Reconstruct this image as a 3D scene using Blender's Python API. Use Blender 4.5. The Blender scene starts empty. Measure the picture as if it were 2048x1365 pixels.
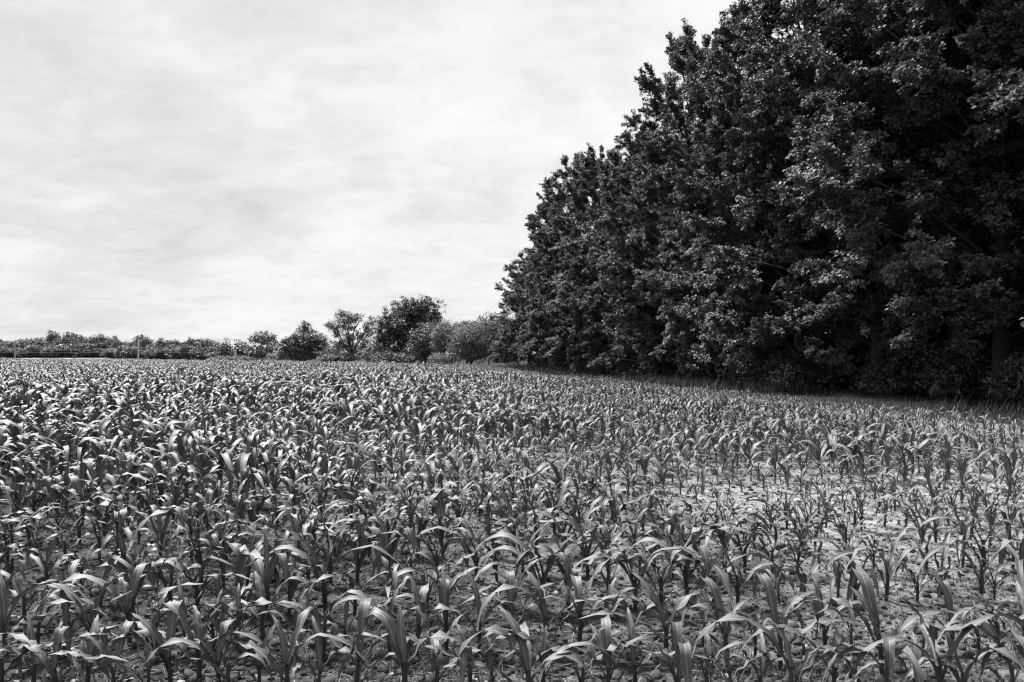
import bpy, math, random
import numpy as np
from mathutils import Vector

# ------------------------------------------------------------------ camera, sky, sun
SC = bpy.context.scene
COL = SC.collection
rng = np.random.default_rng(7)
random.seed(7)
R = math.radians

CAM_H = 1.73
F_PX = 1593.0            # focal length in photograph pixels (28 mm on 36 mm)
HOR = 709.0              # row of the horizon in the photograph
cd = bpy.data.cameras.new('camera'); cam = bpy.data.objects.new('camera', cd); COL.objects.link(cam)
cd.sensor_width = 36; cd.lens = 28; cd.clip_start = .1; cd.clip_end = 6000
cam.location = (0, 0, CAM_H); cam.rotation_euler = (R(90.95), 0, 0)
SC.camera = cam

SUN_EL, SUN_AZ = R(55), R(-40)          # azimuth from +Y, negative = to the left
sd = bpy.data.lights.new('sun', 'SUN'); sun = bpy.data.objects.new('sun', sd); COL.objects.link(sun)
sd.energy = 1.5; sd.angle = R(10); sd.color = (1, 1, 1)
to_sun = Vector((math.sin(SUN_AZ)*math.cos(SUN_EL), math.cos(SUN_AZ)*math.cos(SUN_EL), math.sin(SUN_EL)))
sun.rotation_euler = to_sun.to_track_quat('Z', 'Y').to_euler(); sun.location = (0, 0, 60)

SC.view_settings.view_transform = 'Standard'; SC.view_settings.look = 'None'
SC.view_settings.exposure = 3.0; SC.view_settings.gamma = 1; SC.view_settings.use_curve_mapping = False
SC.render.engine = 'CYCLES'
SC.cycles.max_bounces = 5; SC.cycles.diffuse_bounces = 3; SC.cycles.glossy_bounces = 2
SC.cycles.transmission_bounces = 2; SC.cycles.transparent_max_bounces = 4
SC.cycles.use_denoising = True
SC.cycles.denoiser = 'OPENIMAGEDENOISE'
SC.cycles.filter_width = 1.25

class NT:
    """small helper for node trees"""
    def __init__(s, tree): s.t = tree
    def n(s, typ, **kw):
        nd = s.t.nodes.new(typ)
        for k, v in kw.items():
            if k == 'inp':
                for a, b in v.items(): nd.inputs[a].default_value = b
            else: setattr(nd, k, v)
        return nd
    def l(s, a, b): s.t.links.new(a, b)
    def math(s, op, a, b=None, clamp=False):
        nd = s.n('ShaderNodeMath', operation=op); nd.use_clamp = clamp
        for i, v in enumerate((a, b)):
            if v is None: continue
            if isinstance(v, (int, float)): nd.inputs[i].default_value = v
            else: s.l(v, nd.inputs[i])
        return nd.outputs[0]
    def ramp(s, fac, stops):
        nd = s.n('ShaderNodeValToRGB'); s.l(fac, nd.inputs[0])
        el = nd.color_ramp.elements
        while len(el) < len(stops): el.new(.5)
        for e, (p, v) in zip(el, stops): e.position = p; e.color = (v, v, v, 1)
        return nd.outputs[0]

W = bpy.data.worlds.new('World'); SC.world = W; W.use_nodes = True
w = NT(W.node_tree); W.node_tree.nodes.clear()
sky = w.n('ShaderNodeTexSky', sky_type='NISHITA', sun_disc=False)
sky.sun_elevation = SUN_EL; sky.sun_rotation = SUN_AZ
bw = w.n('ShaderNodeRGBToBW'); w.l(sky.outputs[0], bw.inputs[0])
tc = w.n('ShaderNodeTexCoord'); sep = w.n('ShaderNodeSeparateXYZ'); w.l(tc.outputs['Generated'], sep.inputs[0])
zz = w.math('ADD', w.math('MAXIMUM', sep.outputs[2], 0.0), .30)
comb = w.n('ShaderNodeCombineXYZ')
w.l(w.math('DIVIDE', sep.outputs[0], zz), comb.inputs[0]); w.l(w.math('DIVIDE', sep.outputs[1], zz), comb.inputs[1])
def cloudnoise(scale, sx, sy, off, detail, rough, dist=0.0):
    mp = w.n('ShaderNodeMapping'); w.l(comb.outputs[0], mp.inputs[0])
    mp.inputs['Scale'].default_value = (sx*1.15, sy*.85, 1); mp.inputs['Location'].default_value = off
    nz = w.n('ShaderNodeTexNoise'); w.l(mp.outputs[0], nz.inputs['Vector'])
    nz.inputs['Scale'].default_value = scale; nz.inputs['Detail'].default_value = detail
    nz.inputs['Roughness'].default_value = rough; nz.inputs['Distortion'].default_value = dist
    return nz.outputs[0]
BIGOFF = (3.1, 1.7, 0)
big = cloudnoise(.55, 1, .8, BIGOFF, 3, .5)
mid = cloudnoise(2.1, .8, 1.1, (2.3, 5.4, 3), 6, .58, .5)
fine = cloudnoise(6.5, .7, 1.2, (1.3, 9.4, 5), 6, .62, .5)
ripple = cloudnoise(15, .7, 1.2, (4.4, 2.2, 8), 5, .6, .3)
s = w.math('ADD', w.math('ADD', w.math('MULTIPLY', big, .34), w.math('MULTIPLY', ripple, .10)), w.math('ADD', w.math('MULTIPLY', mid, .33), w.math('MULTIPLY', fine, .23)))
cl = w.ramp(s, [(.37, .66), (.45, .79), (.52, .91), (.61, 1.01)])
clv = w.math('MULTIPLY', cl, 1.22)
skymix = w.math('ADD', w.math('MULTIPLY', clv, .92), w.math('MULTIPLY', w.math('MINIMUM', bw.outputs[0], 3.0), .04))
bg = w.n('ShaderNodeBackground'); bg.inputs[1].default_value = .10
cmb = w.n('ShaderNodeCombineXYZ')
for i in range(3): w.l(skymix, cmb.inputs[i])
w.l(cmb.outputs[0], bg.inputs[0])
out = w.n('ShaderNodeOutputWorld'); w.l(bg.outputs[0], out.inputs[0])

# ------------------------------------------------------------------ helpers
def tag(o, label=None, cat=None, group=None, kind=None):
    if label: o['label'] = label
    if cat: o['category'] = cat
    if group: o['group'] = group
    if kind: o['kind'] = kind
    return o

def empty(name, loc, rz=0.0):
    o = bpy.data.objects.new(name, None); COL.objects.link(o)
    o.location = loc; o.rotation_euler = (0, 0, rz); o.empty_display_size = .1
    return o

def link(name, me, parent=None, loc=(0, 0, 0), rot=(0, 0, 0), scale=None):
    o = bpy.data.objects.new(name, me); COL.objects.link(o)
    o.parent = parent; o.location = loc; o.rotation_euler = rot
    if scale is not None: o.scale = (scale,)*3 if isinstance(scale, (int, float)) else scale
    return o

def mesh(name, V, F, mat, smooth=False, tone=None, uv=None):
    """V (n,3); F (m,k) all faces of one size, or a list of such arrays; tone per vertex; uv per vertex"""
    V = np.asarray(V, dtype=np.float32)
    Fs = F if isinstance(F, list) else [F]
    Fs = [np.asarray(f, dtype=np.int32) for f in Fs if len(f)]
    me = bpy.data.meshes.new(name)
    me.vertices.add(len(V)); me.vertices.foreach_set('co', V.ravel())
    idx = np.concatenate([f.ravel() for f in Fs])
    tot = np.concatenate([np.full(len(f), f.shape[1], np.int32) for f in Fs])
    st = np.concatenate([[0], np.cumsum(tot)[:-1]]).astype(np.int32)
    me.loops.add(len(idx)); me.loops.foreach_set('vertex_index', idx)
    me.polygons.add(len(tot)); me.polygons.foreach_set('loop_start', st); me.polygons.foreach_set('loop_total', tot)
    if smooth: me.polygons.foreach_set('use_smooth', np.ones(len(tot), bool))
    if tone is not None:
        a = me.attributes.new('tone', 'FLOAT', 'POINT'); a.data.foreach_set('value', np.asarray(tone, np.float32))
    if uv is not None:
        l = me.uv_layers.new(name='UVMap'); l.data.foreach_set('uv', np.asarray(uv, np.float32)[idx].ravel())
    me.materials.append(mat); me.update(); me.validate()
    return me

def nrm(a):
    return a/np.maximum(np.linalg.norm(a, axis=-1, keepdims=True), 1e-9)

def tube(pts, rad, sides=6, cap=True):
    """tapered tube along pts; returns V, quads"""
    pts = np.asarray(pts, float); n = len(pts)
    tan = nrm(np.gradient(pts, axis=0))
    ref = np.array([0, 0, 1.0]) if abs(tan[0][2]) < .9 else np.array([1.0, 0, 0])
    V = []; 
    for i in range(n):
        a = nrm(np.cross(tan[i], ref)); b = np.cross(tan[i], a)
        for k in range(sides):
            t = 2*math.pi*k/sides
            V.append(pts[i] + rad[i]*(math.cos(t)*a + math.sin(t)*b))
    F = [[i*sides+k, i*sides+(k+1) % sides, (i+1)*sides+(k+1) % sides, (i+1)*sides+k] for i in range(n-1) for k in range(sides)]
    return np.array(V), np.array(F, int)

def join(parts):
    V = []; F = []; o = 0
    for v, f in parts:
        V.append(v); F.append(f+o); o += len(v)
    return np.concatenate(V), np.concatenate(F)

def box(cx, cy, cz, sx, sy, sz):
    v = np.array([[x, y, z] for x in (-.5, .5) for y in (-.5, .5) for z in (-.5, .5)])*[sx, sy, sz]+[cx, cy, cz]
    f = np.array([[0, 1, 3, 2], [4, 6, 7, 5], [0, 4, 5, 1], [2, 3, 7, 6], [0, 2, 6, 4], [1, 5, 7, 3]])
    return v, f

# value noise on a lattice (numpy), used for terrain and field patchiness
_perm = rng.random((256, 256))
def vnoise(x, y, scale):
    x = np.asarray(x)/scale+1000; y = np.asarray(y)/scale+1000
    xi = np.floor(x).astype(int); yi = np.floor(y).astype(int); fx = x-xi; fy = y-yi
    fx = fx*fx*(3-2*fx); fy = fy*fy*(3-2*fy)
    g = lambda a, b: _perm[a % 256, b % 256]
    return (g(xi, yi)*(1-fx)+g(xi+1, yi)*fx)*(1-fy)+(g(xi, yi+1)*(1-fx)+g(xi+1, yi+1)*fx)*fy

def at(px, py, d):
    """photo pixel at depth d -> point"""
    return np.array([(px-1024)/F_PX*d, d, CAM_H-(py-HOR)/F_PX*d])
def ground_at(px, py):
    d = CAM_H*F_PX/(py-HOR)
    return np.array([(px-1024)/F_PX*d, d, 0.0])

# ------------------------------------------------------------------ materials (the photograph is black and white)
def new_mat(name):
    m = bpy.data.materials.new(name); m.use_nodes = True; m.node_tree.nodes.clear()
    t = NT(m.node_tree); o = t.n('ShaderNodeOutputMaterial')
    return m, t, o

def leaf_mat(name, lo, hi, rough=.5, spec=.4, transl=.12):
    m, t, o = new_mat(name)
    at_ = t.n('ShaderNodeAttribute', attribute_name='tone')
    oi = t.n('ShaderNodeObjectInfo')
    f = t.math('ADD', t.math('MULTIPLY', at_.outputs['Fac'], .8), t.math('MULTIPLY', oi.outputs['Random'], .2))
    c = t.ramp(f, [(0, lo), (.6, (lo+hi)*.5), (1, hi)])
    p = t.n('ShaderNodeBsdfPrincipled', inp={'Roughness': rough, 'Specular IOR Level': spec})
    t.l(c, p.inputs['Base Color'])
    tr = t.n('ShaderNodeBsdfTranslucent'); t.l(c, tr.inputs[0])
    mx = t.n('ShaderNodeMixShader'); mx.inputs[0].default_value = transl
    t.l(p.outputs[0], mx.inputs[1]); t.l(tr.outputs[0], mx.inputs[2]); t.l(mx.outputs[0], o.inputs[0])
    return m

def corn_mat():
    m, t, o = new_mat('corn_leaf')
    uv = t.n('ShaderNodeUVMap'); sp = t.n('ShaderNodeSeparateXYZ'); t.l(uv.outputs[0], sp.inputs[0])
    du = t.math('ABSOLUTE', t.math('SUBTRACT', sp.outputs[0], .5))
    rib = t.ramp(du, [(0, 1), (.035, .9), (.065, 0), (1, 0)])
    oi = t.n('ShaderNodeObjectInfo')
    mp = t.n('ShaderNodeMapping'); t.l(uv.outputs[0], mp.inputs[0]); mp.inputs['Scale'].default_value = (26, 1.6, 1)
    ad = t.n('ShaderNodeVectorMath', operation='ADD'); t.l(mp.outputs[0], ad.inputs[0])
    cx = t.n('ShaderNodeCombineXYZ'); t.l(t.math('MULTIPLY', oi.outputs['Random'], 50), cx.inputs[0]); t.l(cx.outputs[0], ad.inputs[1])
    nz = t.n('ShaderNodeTexNoise', inp={'Scale': 1.0, 'Detail': 3.0}); t.l(ad.outputs[0], nz.inputs['Vector'])
    mp2 = t.n('ShaderNodeMapping'); t.l(uv.outputs[0], mp2.inputs[0]); mp2.inputs['Scale'].default_value = (2, 5, 1)
    n2 = t.n('ShaderNodeTexNoise', inp={'Scale': 1.3, 'Detail': 2.0}); t.l(mp2.outputs[0], n2.inputs['Vector'])
    base = t.math('ADD', .030, t.math('MULTIPLY', nz.outputs[0], .038))
    base = t.math('ADD', base, t.math('MULTIPLY', n2.outputs[0], .030))
    base = t.math('ADD', base, t.math('MULTIPLY', oi.outputs['Random'], .016))
    base = t.math('ADD', base, t.math('MULTIPLY', rib, .11))
    dry = t.ramp(t.math('ADD', sp.outputs[1], t.math('MULTIPLY', t.math('SUBTRACT', n2.outputs[0], .5), .35)), [(.88, 0), (1.0, 1)])
    base = t.math('ADD', base, t.math('MULTIPLY', dry, .12))          # withered tips
    geo = t.n('ShaderNodeNewGeometry')
    c = t.n('ShaderNodeCombineXYZ')
    for i in range(3): t.l(base, c.inputs[i])
    p = t.n('ShaderNodeBsdfPrincipled', inp={'Roughness': .42, 'Specular IOR Level': .45})
    t.l(c.outputs[0], p.inputs['Base Color'])
    bp = t.n('ShaderNodeBump', inp={'Strength': .25, 'Distance': .004}); t.l(nz.outputs[0], bp.inputs['Height']); t.l(bp.outputs[0], p.inputs['Normal'])
    t.l(t.math('ADD', .38, t.math('MULTIPLY', geo.outputs['Backfacing'], .2)), p.inputs['Roughness'])
    tr = t.n('ShaderNodeBsdfTranslucent'); t.l(c.outputs[0], tr.inputs[0])
    mx = t.n('ShaderNodeMixShader'); mx.inputs[0].default_value = .05
    t.l(p.outputs[0], mx.inputs[1]); t.l(tr.outputs[0], mx.inputs[2]); t.l(mx.outputs[0], o.inputs[0])
    return m

def plain_mat(name, v, rough=.8, var=.0, scale=8, spec=.2, bump=0):
    m, t, o = new_mat(name)
    p = t.n('ShaderNodeBsdfPrincipled', inp={'Roughness': rough, 'Specular IOR Level': spec})
    tc = t.n('ShaderNodeTexCoord')
    nz = t.n('ShaderNodeTexNoise', inp={'Scale': scale, 'Detail': 6.0, 'Roughness': .6}); t.l(tc.outputs['Object'], nz.inputs['Vector'])
    t.l(t.ramp(nz.outputs[0], [(.3, max(0, v-var)), (.7, v+var)]), p.inputs['Base Color'])
    if bump:
        b = t.n('ShaderNodeBump', inp={'Strength': bump, 'Distance': .02}); t.l(nz.outputs[0], b.inputs['Height']); t.l(b.outputs[0], p.inputs['Normal'])
    t.l(p.outputs[0], o.inputs[0])
    return m

def soil_mat():
    m, t, o = new_mat('field_soil')
    tc = t.n('ShaderNodeTexCoord'); pos = tc.outputs['Object']
    def nz(scale, det, ro=.6):
        n = t.n('ShaderNodeTexNoise', inp={'Scale': scale, 'Detail': det, 'Roughness': ro}); t.l(pos, n.inputs['Vector']); return n.outputs[0]
    big = nz(.45, 3); md = nz(4, 6, .65); fi = nz(26, 6, .7); vf = nz(90, 3, .6)
    vor = t.n('ShaderNodeTexVoronoi', inp={'Scale': 22.0}); vor.feature = 'DISTANCE_TO_EDGE'; t.l(pos, vor.inputs['Vector'])
    crack = t.ramp(vor.outputs['Distance'], [(0, 0), (.10, 1)])
    at_ = t.n('ShaderNodeAttribute', attribute_name='tone')         # 1 = pale dry crust, lower = dark earth and shade put into the colour
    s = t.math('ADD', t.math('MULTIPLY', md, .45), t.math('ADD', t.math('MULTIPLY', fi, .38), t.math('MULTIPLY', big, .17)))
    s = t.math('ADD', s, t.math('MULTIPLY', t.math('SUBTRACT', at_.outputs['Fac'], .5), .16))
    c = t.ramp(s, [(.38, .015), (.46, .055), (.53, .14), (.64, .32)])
    c2 = t.math('MULTIPLY', c, t.math('ADD', .72, t.math('MULTIPLY', crack, .28)))
    p = t.n('ShaderNodeBsdfPrincipled', inp={'Roughness': .9, 'Specular IOR Level': .15})
    cc = t.n('ShaderNodeCombineXYZ')
    for i in range(3): t.l(c2, cc.inputs[i])
    t.l(cc.outputs[0], p.inputs['Base Color'])
    h = t.math('ADD', t.math('MULTIPLY', md, 1.2), t.math('ADD', t.math('MULTIPLY', fi, .7), t.math('MULTIPLY', vf, .35)))
    b = t.n('ShaderNodeBump', inp={'Strength': .9, 'Distance': .05}); t.l(h, b.inputs['Height']); t.l(b.outputs[0], p.inputs['Normal'])
    t.l(p.outputs[0], o.inputs[0])
    return m

M_CORN = corn_mat()
M_STALK = plain_mat('corn_stalk', .03, .6, .015, 20, .3)
M_SOIL = soil_mat()
M_CLOD = plain_mat('soil_clod', .07, .95, .045, 14, .1, .5)
M_STONE = plain_mat('pale_stone', .30, .75, .10, 30, .2, .3)
M_STRAW = plain_mat('dry_straw', .22, .8, .12, 12)
M_WEED = leaf_mat('weed_leaf', .025, .075, .55, .3, .2)
M_MAPLE = leaf_mat('maple_leaf', .052, .13, .58, .3, .18)
M_BARK = plain_mat('bark', .035, .9, .015, 6, .1, .6)
M_DARKLEAF = leaf_mat('dark_leaf', .05, .13, .5, .4, .10)
M_MIDLEAF = leaf_mat('mid_leaf', .08, .17, .5, .35, .15)
M_PALELEAF = leaf_mat('pale_leaf', .13, .23, .55, .3, .2)
M_FARLEAF = leaf_mat('far_leaf', .075, .17, .6, .25, .12)
M_GRASS = leaf_mat('margin_grass', .010, .032, .6, .25, .2)  # kept near black: shade along the wood put into the grass colour
M_STUBBLE = plain_mat('pale_stubble', .25, .9, .06, .3)
M_POLE = plain_mat('weathered_pole', .6, .8, .08, 5)
M_DARKPOLE = plain_mat('grey_pole', .20, .8, .05, 5)
M_WIRE = plain_mat('cable', .08, .5, 0)
M_CERAMIC = plain_mat('insulator', .35, .3, 0)

# ------------------------------------------------------------------ layout of field and tree line
def edge_x(y): return 20.0-.225*y                # where the crowns of the wood reach over the field
FE = np.array([(-400, 330), (-220, 262), (-145, 226), (-103, 200), (-45, 140), (-11, 99), (-1.5, 95), (12, 92)], float)
def corn_edge(y): return edge_x(y)-np.interp(y, [14, 25, 60, 92], [3.2, 3.2, 2.4, .8])
def field_end(x): return np.interp(x, FE[:, 0], FE[:, 1])
def height_map(x, y):
    """height of the corn, 1 = knee high"""
    x = np.asarray(x, float); y = np.asarray(y, float)
    de = np.clip((corn_edge(y)-x)/10.0, 0, 1)
    left = np.clip((2.0-x)/10.0, 0, 1)*np.clip((y-5)/6, 0, 1)
    h = .48+.56*np.sqrt(de)*1.0+.22*left
    h *= (.70+.60*vnoise(x, y, 3.1))*(.86+.28*vnoise(x+40, y+9, 1.1))*(.88+.24*vnoise(x+80, y+60, 11))
    bump = np.exp(-(((x-5.0)/1.8)**2+((y-11.6)/1.1)**2))       # a taller clump on the right
    bare = np.exp(-(((x-2.6)/1.25)**2+((y-8.8)/1.1)**2))         # a thin bare patch in front of it
    near = np.interp(y, [5, 9, 16], [.88, .92, 1.0])*(1+np.clip((1.5-x)/4, 0, 1)*np.interp(y, [5, 8, 16, 40], [.06, .16, .14, .0]))
    return h*near*(1+.32*bump-.38*bare)
ROW_SLOPE = .07

# ------------------------------------------------------------------ ground
def steps(lo, hi, fine_lo, fine_hi, st, grow):
    a = list(np.arange(fine_lo, fine_hi, st)); s_ = st
    x = a[-1]
    while x < hi: s_ *= grow; x += s_; a.append(x)
    x = a[0]; s_ = st; b = []
    while x > lo: s_ *= grow; x -= s_; b.append(x)
    return np.array(b[::-1]+a)
def relief(x, y):
    f = np.clip((26-y)/10, 0, 1)*np.clip((15-np.abs(x))/5, 0, 1)
    z = .030*(vnoise(x, y, .34)-.5)+.026*(vnoise(x+9, y, .15)-.5)+.016*(vnoise(x, y+5, .075)-.5)
    r = y-ROW_SLOPE*x
    z += .014*np.cos(2*math.pi*(r-4.1)/.74)
    z -= .03*np.clip(vnoise(x+31, y+7, .22)-.68, 0, 1)*2
    return z*f
xs = steps(-1500, 1500, -5.2, 5.4, .034, 1.09); ys = steps(-60, 3000, 3.2, 11.5, .034, 1.075)
X, Y = np.meshgrid(xs, ys); 
Z = relief(X, Y)
Z = Z + 1.2*np.clip((Y-300)/200, 0, 1)*np.clip((-X-60)/60, 0, 1)*0
V = np.stack([X.ravel(), Y.ravel(), Z.ravel()], 1)
nx, ny = len(xs), len(ys)
i, j = np.meshgrid(np.arange(nx-1), np.arange(ny-1)); a = (j*nx+i).ravel()
pale = np.clip(.32+.10*X+.35*(vnoise(X, Y, 1.3)-.5)+.5*np.clip((Y-6)/4, 0, 1)-.9*np.clip((Y-10)/4, 0, 1)*np.clip(X/3, 0, 1), -.4, 1.1)  # dry crust pales rightwards; shade between left plants put into the tone
pale = np.where(X > corn_edge(Y)-.3, -1.6, pale)  # leaf litter by the wood, plus its shade darkened into the tone
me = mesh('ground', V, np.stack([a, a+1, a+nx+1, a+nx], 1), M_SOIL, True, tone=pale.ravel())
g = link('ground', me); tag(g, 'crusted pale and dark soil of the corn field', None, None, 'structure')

# far pale field seen as a thin bright strip beyond the corn on the left
sf_v = np.array([(-330, 305, .1), (-128, 240, .1), (-165, 330, .2), (-420, 420, .2)], float)
n = 12
gu, gv = np.meshgrid(np.linspace(0, 1, n), np.linspace(0, 1, n))
gu = gu.ravel()[:, None]; gv = gv.ravel()[:, None]
P = (sf_v[0]*(1-gu)+sf_v[1]*gu)*(1-gv)+(sf_v[3]*(1-gu)+sf_v[2]*gu)*gv
i, j = np.meshgrid(np.arange(n-1), np.arange(n-1)); a = (j*n+i).ravel()
sf = link('stubble_field', mesh('stubble_field', P, np.stack([a, a+1, a+n+1, a+n], 1), M_STUBBLE))
tag(sf, 'pale mown strip of field beyond the corn', None, None, 'structure')

# ------------------------------------------------------------------ corn
def leaf_geom(L, Wd, th0, th1, mid, sharp, rng, seg=10, across=5, ruffle=.008, side=0.0, twist=0.0):
    """a corn leaf growing from the origin along +X and up; returns V, F(quads), uv"""
    s_ = np.linspace(0, 1, seg+1)
    k = 1/(1+np.exp(-(s_-mid)*sharp)); k = (k-k[0])/(k[-1]-k[0])
    th = th0+(th1-th0)*k
    ds = L/seg
    x = np.concatenate([[0], np.cumsum(np.cos(th[:-1])*ds)]); z = np.concatenate([[0], np.cumsum(np.sin(th[:-1])*ds)])
    y = side*L*s_**2
    w_ = Wd*np.interp(s_, [0, .08, .3, .5, .75, .92, 1], [.42, .55, .92, 1, .78, .35, .015])
    fold = np.interp(s_, [0, .25, .6, 1], [.95, .5, .22, .12])
    tw = twist*s_**1.5
    ph = rng.random(4)*6.28; fr = rng.uniform(3.0, 5.5, 2)*2*math.pi
    V = []; UV = []
    for q in range(seg+1):
        T = np.array([math.cos(th[q]), 2*side*s_[q], math.sin(th[q])]); T /= np.linalg.norm(T)
        B = np.array([0, 1.0, 0]); N = np.cross(T, B); N /= np.linalg.norm(N); B = np.cross(N, T)
        if N[2]*math.cos(th[q]) < 0 and th[q] < 1.2: pass
        N = -N if N @ np.array([-math.sin(th[q]), 0, math.cos(th[q])]) < 0 else N
        c, s2 = math.cos(tw[q]), math.sin(tw[q])
        Bt = c*B+s2*N; Nt = c*N-s2*B
        for a_ in range(across):
            u = a_/(across-1)*2-1
            r_ = abs(u)
            env = math.sin(math.pi*min(1, s_[q]*1.05))**.6 if 0 < s_[q] < .95 else 0
            ru = ruffle*r_**1.5*env*(math.sin(fr[0]*s_[q]+ph[0]) if u < 0 else math.sin(fr[1]*s_[q]+ph[1]))
            wv = w_[q]*.5*u
            p = np.array([x[q], y[q], z[q]])+Bt*wv*math.cos(fold[q]*.9)+Nt*(abs(wv)*math.sin(fold[q]*.9)+ru)
            V.append(p); UV.append((a_/(across-1), s_[q]))
    F = [[q*across+a_, q*across+a_+1, (q+1)*across+a_+1, (q+1)*across+a_] for q in range(seg) for a_ in range(across-1)]
    return np.array(V), np.array(F), np.array(UV)

def leaf_params(kind, rng):
    u = rng.uniform
    if kind == 'arch':  return dict(L=u(.52, .76), Wd=u(.050, .068), th0=R(u(60, 78)), th1=R(u(-88, -45)), mid=u(.38, .54), sharp=u(5, 11))
    if kind == 'fold':  return dict(L=u(.50, .64), Wd=u(.053, .073), th0=R(u(60, 77)), th1=R(u(-88, -62)), mid=u(.46, .60), sharp=u(14, 30))
    if kind == 'up':    return dict(L=u(.28, .42), Wd=u(.044, .060), th0=R(u(68, 84)), th1=R(u(-25, 50)), mid=u(.55, .75), sharp=u(5, 10))
    if kind == 'spread':return dict(L=u(.46, .64), Wd=u(.047, .062), th0=R(u(44, 62)), th1=R(u(-50, -5)), mid=u(.45, .6), sharp=u(4, 8))
    if kind == 'low':   return dict(L=u(.24, .36), Wd=u(.024, .036), th0=R(u(40, 66)), th1=R(u(-86, -50)), mid=u(.4, .6), sharp=u(5, 10))

LIB = {}
for kind, cnt in (('arch', 14), ('fold', 10), ('up', 10), ('spread', 10), ('low', 8)):
    LIB[kind] = []
    for q in range(cnt):
        v, f, uv = leaf_geom(**leaf_params(kind, rng), rng=rng, seg=11, across=5, ruffle=rng.uniform(.007, .021),
                             side=rng.uniform(-.14, .14), twist=rng.uniform(-.7, .7))
        LIB[kind].append(mesh('corn_leaf_'+kind, v, f, M_CORN, True, uv=uv))
STALKS = []
for q in range(6):
    n = 7; zz_ = np.linspace(-.03, .225, n)
    pts = np.stack([.006*np.sin(zz_*9+q), .006*np.cos(zz_*7+q), zz_], 1)
    v, f = tube(pts, np.interp(zz_, [-.03, .02, .12, .225], [.013, .014, .016, .010]), 7)
    STALKS.append(mesh('corn_stalk', v, f, M_STALK, True))

# leaf letters: A away from the camera, L left, R right, T towards the camera, combos by angle
DIRS = {'A': 90, 'R': 0, 'L': 180, 'T': -90, 'a': 65, 'b': 115, 't': -60, 's': -120, 'r': 20, 'l': 160}
def corn_plant(x, y, z, sc, leaves, lean=0.0, wf=1.0):
    """leaves: list of (kind, azimuth in degrees, scale), topmost first"""
    root = empty('corn_plant', (x, y, z), 0)
    root.rotation_euler = (random.uniform(-.06, .06), random.uniform(-.06, .06)+lean, 0); root.scale = (sc,)*3
    link('stalk', random.choice(STALKS), root, rot=(0, 0, random.uniform(0, 6.28)))
    n = len(leaves)
    for q, (kind, az, ls) in enumerate(leaves):
        zt = .21-.16*(q/max(1, n-1))**.9 if n > 1 else .2
        a_ = R(az)
        link('leaf', random.choice(LIB[kind]), root, loc=(.006*math.cos(a_), .006*math.sin(a_), zt),
             rot=(0, 0, a_), scale=(ls, ls*wf, ls))
    return root

def slenderness(x, y):
    """0 = broad plants of the left, 1 = slender plants of the right and of the strip by the wood"""
    de = float(corn_edge(y))-x
    s_ = max(min(max((x-.8)/2.2, 0), 1)*min(1, max(0, (14-y)/5)), min(1, max(0, (7-de)/4)))
    return s_*(1-math.exp(-(((x-5.0)/1.9)**2+((y-11.6)/1.3)**2)))
def random_leaves(rr, slim=0.0):
    plane = rr.uniform(0, 360) if rr.random() < .55 else rr.choice([0, 180])+rr.uniform(-35, 35)
    n = rr.choice([5, 6, 6, 7]) if rr.random() > slim else rr.choice([4, 5, 5])
    L = []
    for q in range(n):
        az = plane+180*(q % 2)+rr.uniform(-24, 24)
        if q == 0: k = 'up'
        elif q == 1: k = rr.choice(['up', 'fold', 'arch'])
        elif q < 5: k = rr.choice(['arch', 'arch', 'fold', 'spread', 'arch'])
        else: k = 'low'
        L.append((k, az, rr.uniform(.85, 1.12)))
    return L
def spec_leaves(spec, rr):
    """spec e.g. 'fA aL sR': kind letter + direction letter, topmost first; completed with low leaves"""
    kk = {'f': 'fold', 'a': 'arch', 'u': 'up', 's': 'spread', 'w': 'low'}
    L = [(kk[t[0]], DIRS[t[1]]+rr.uniform(-9, 9), float(t[2:]) if len(t) > 2 else rr.uniform(.95, 1.1)) for t in spec.split()]
    for q in range(rr.choice([1, 2])):
        L.append(('low', rr.uniform(0, 360), rr.uniform(.8, 1.1)))
    return L

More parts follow.
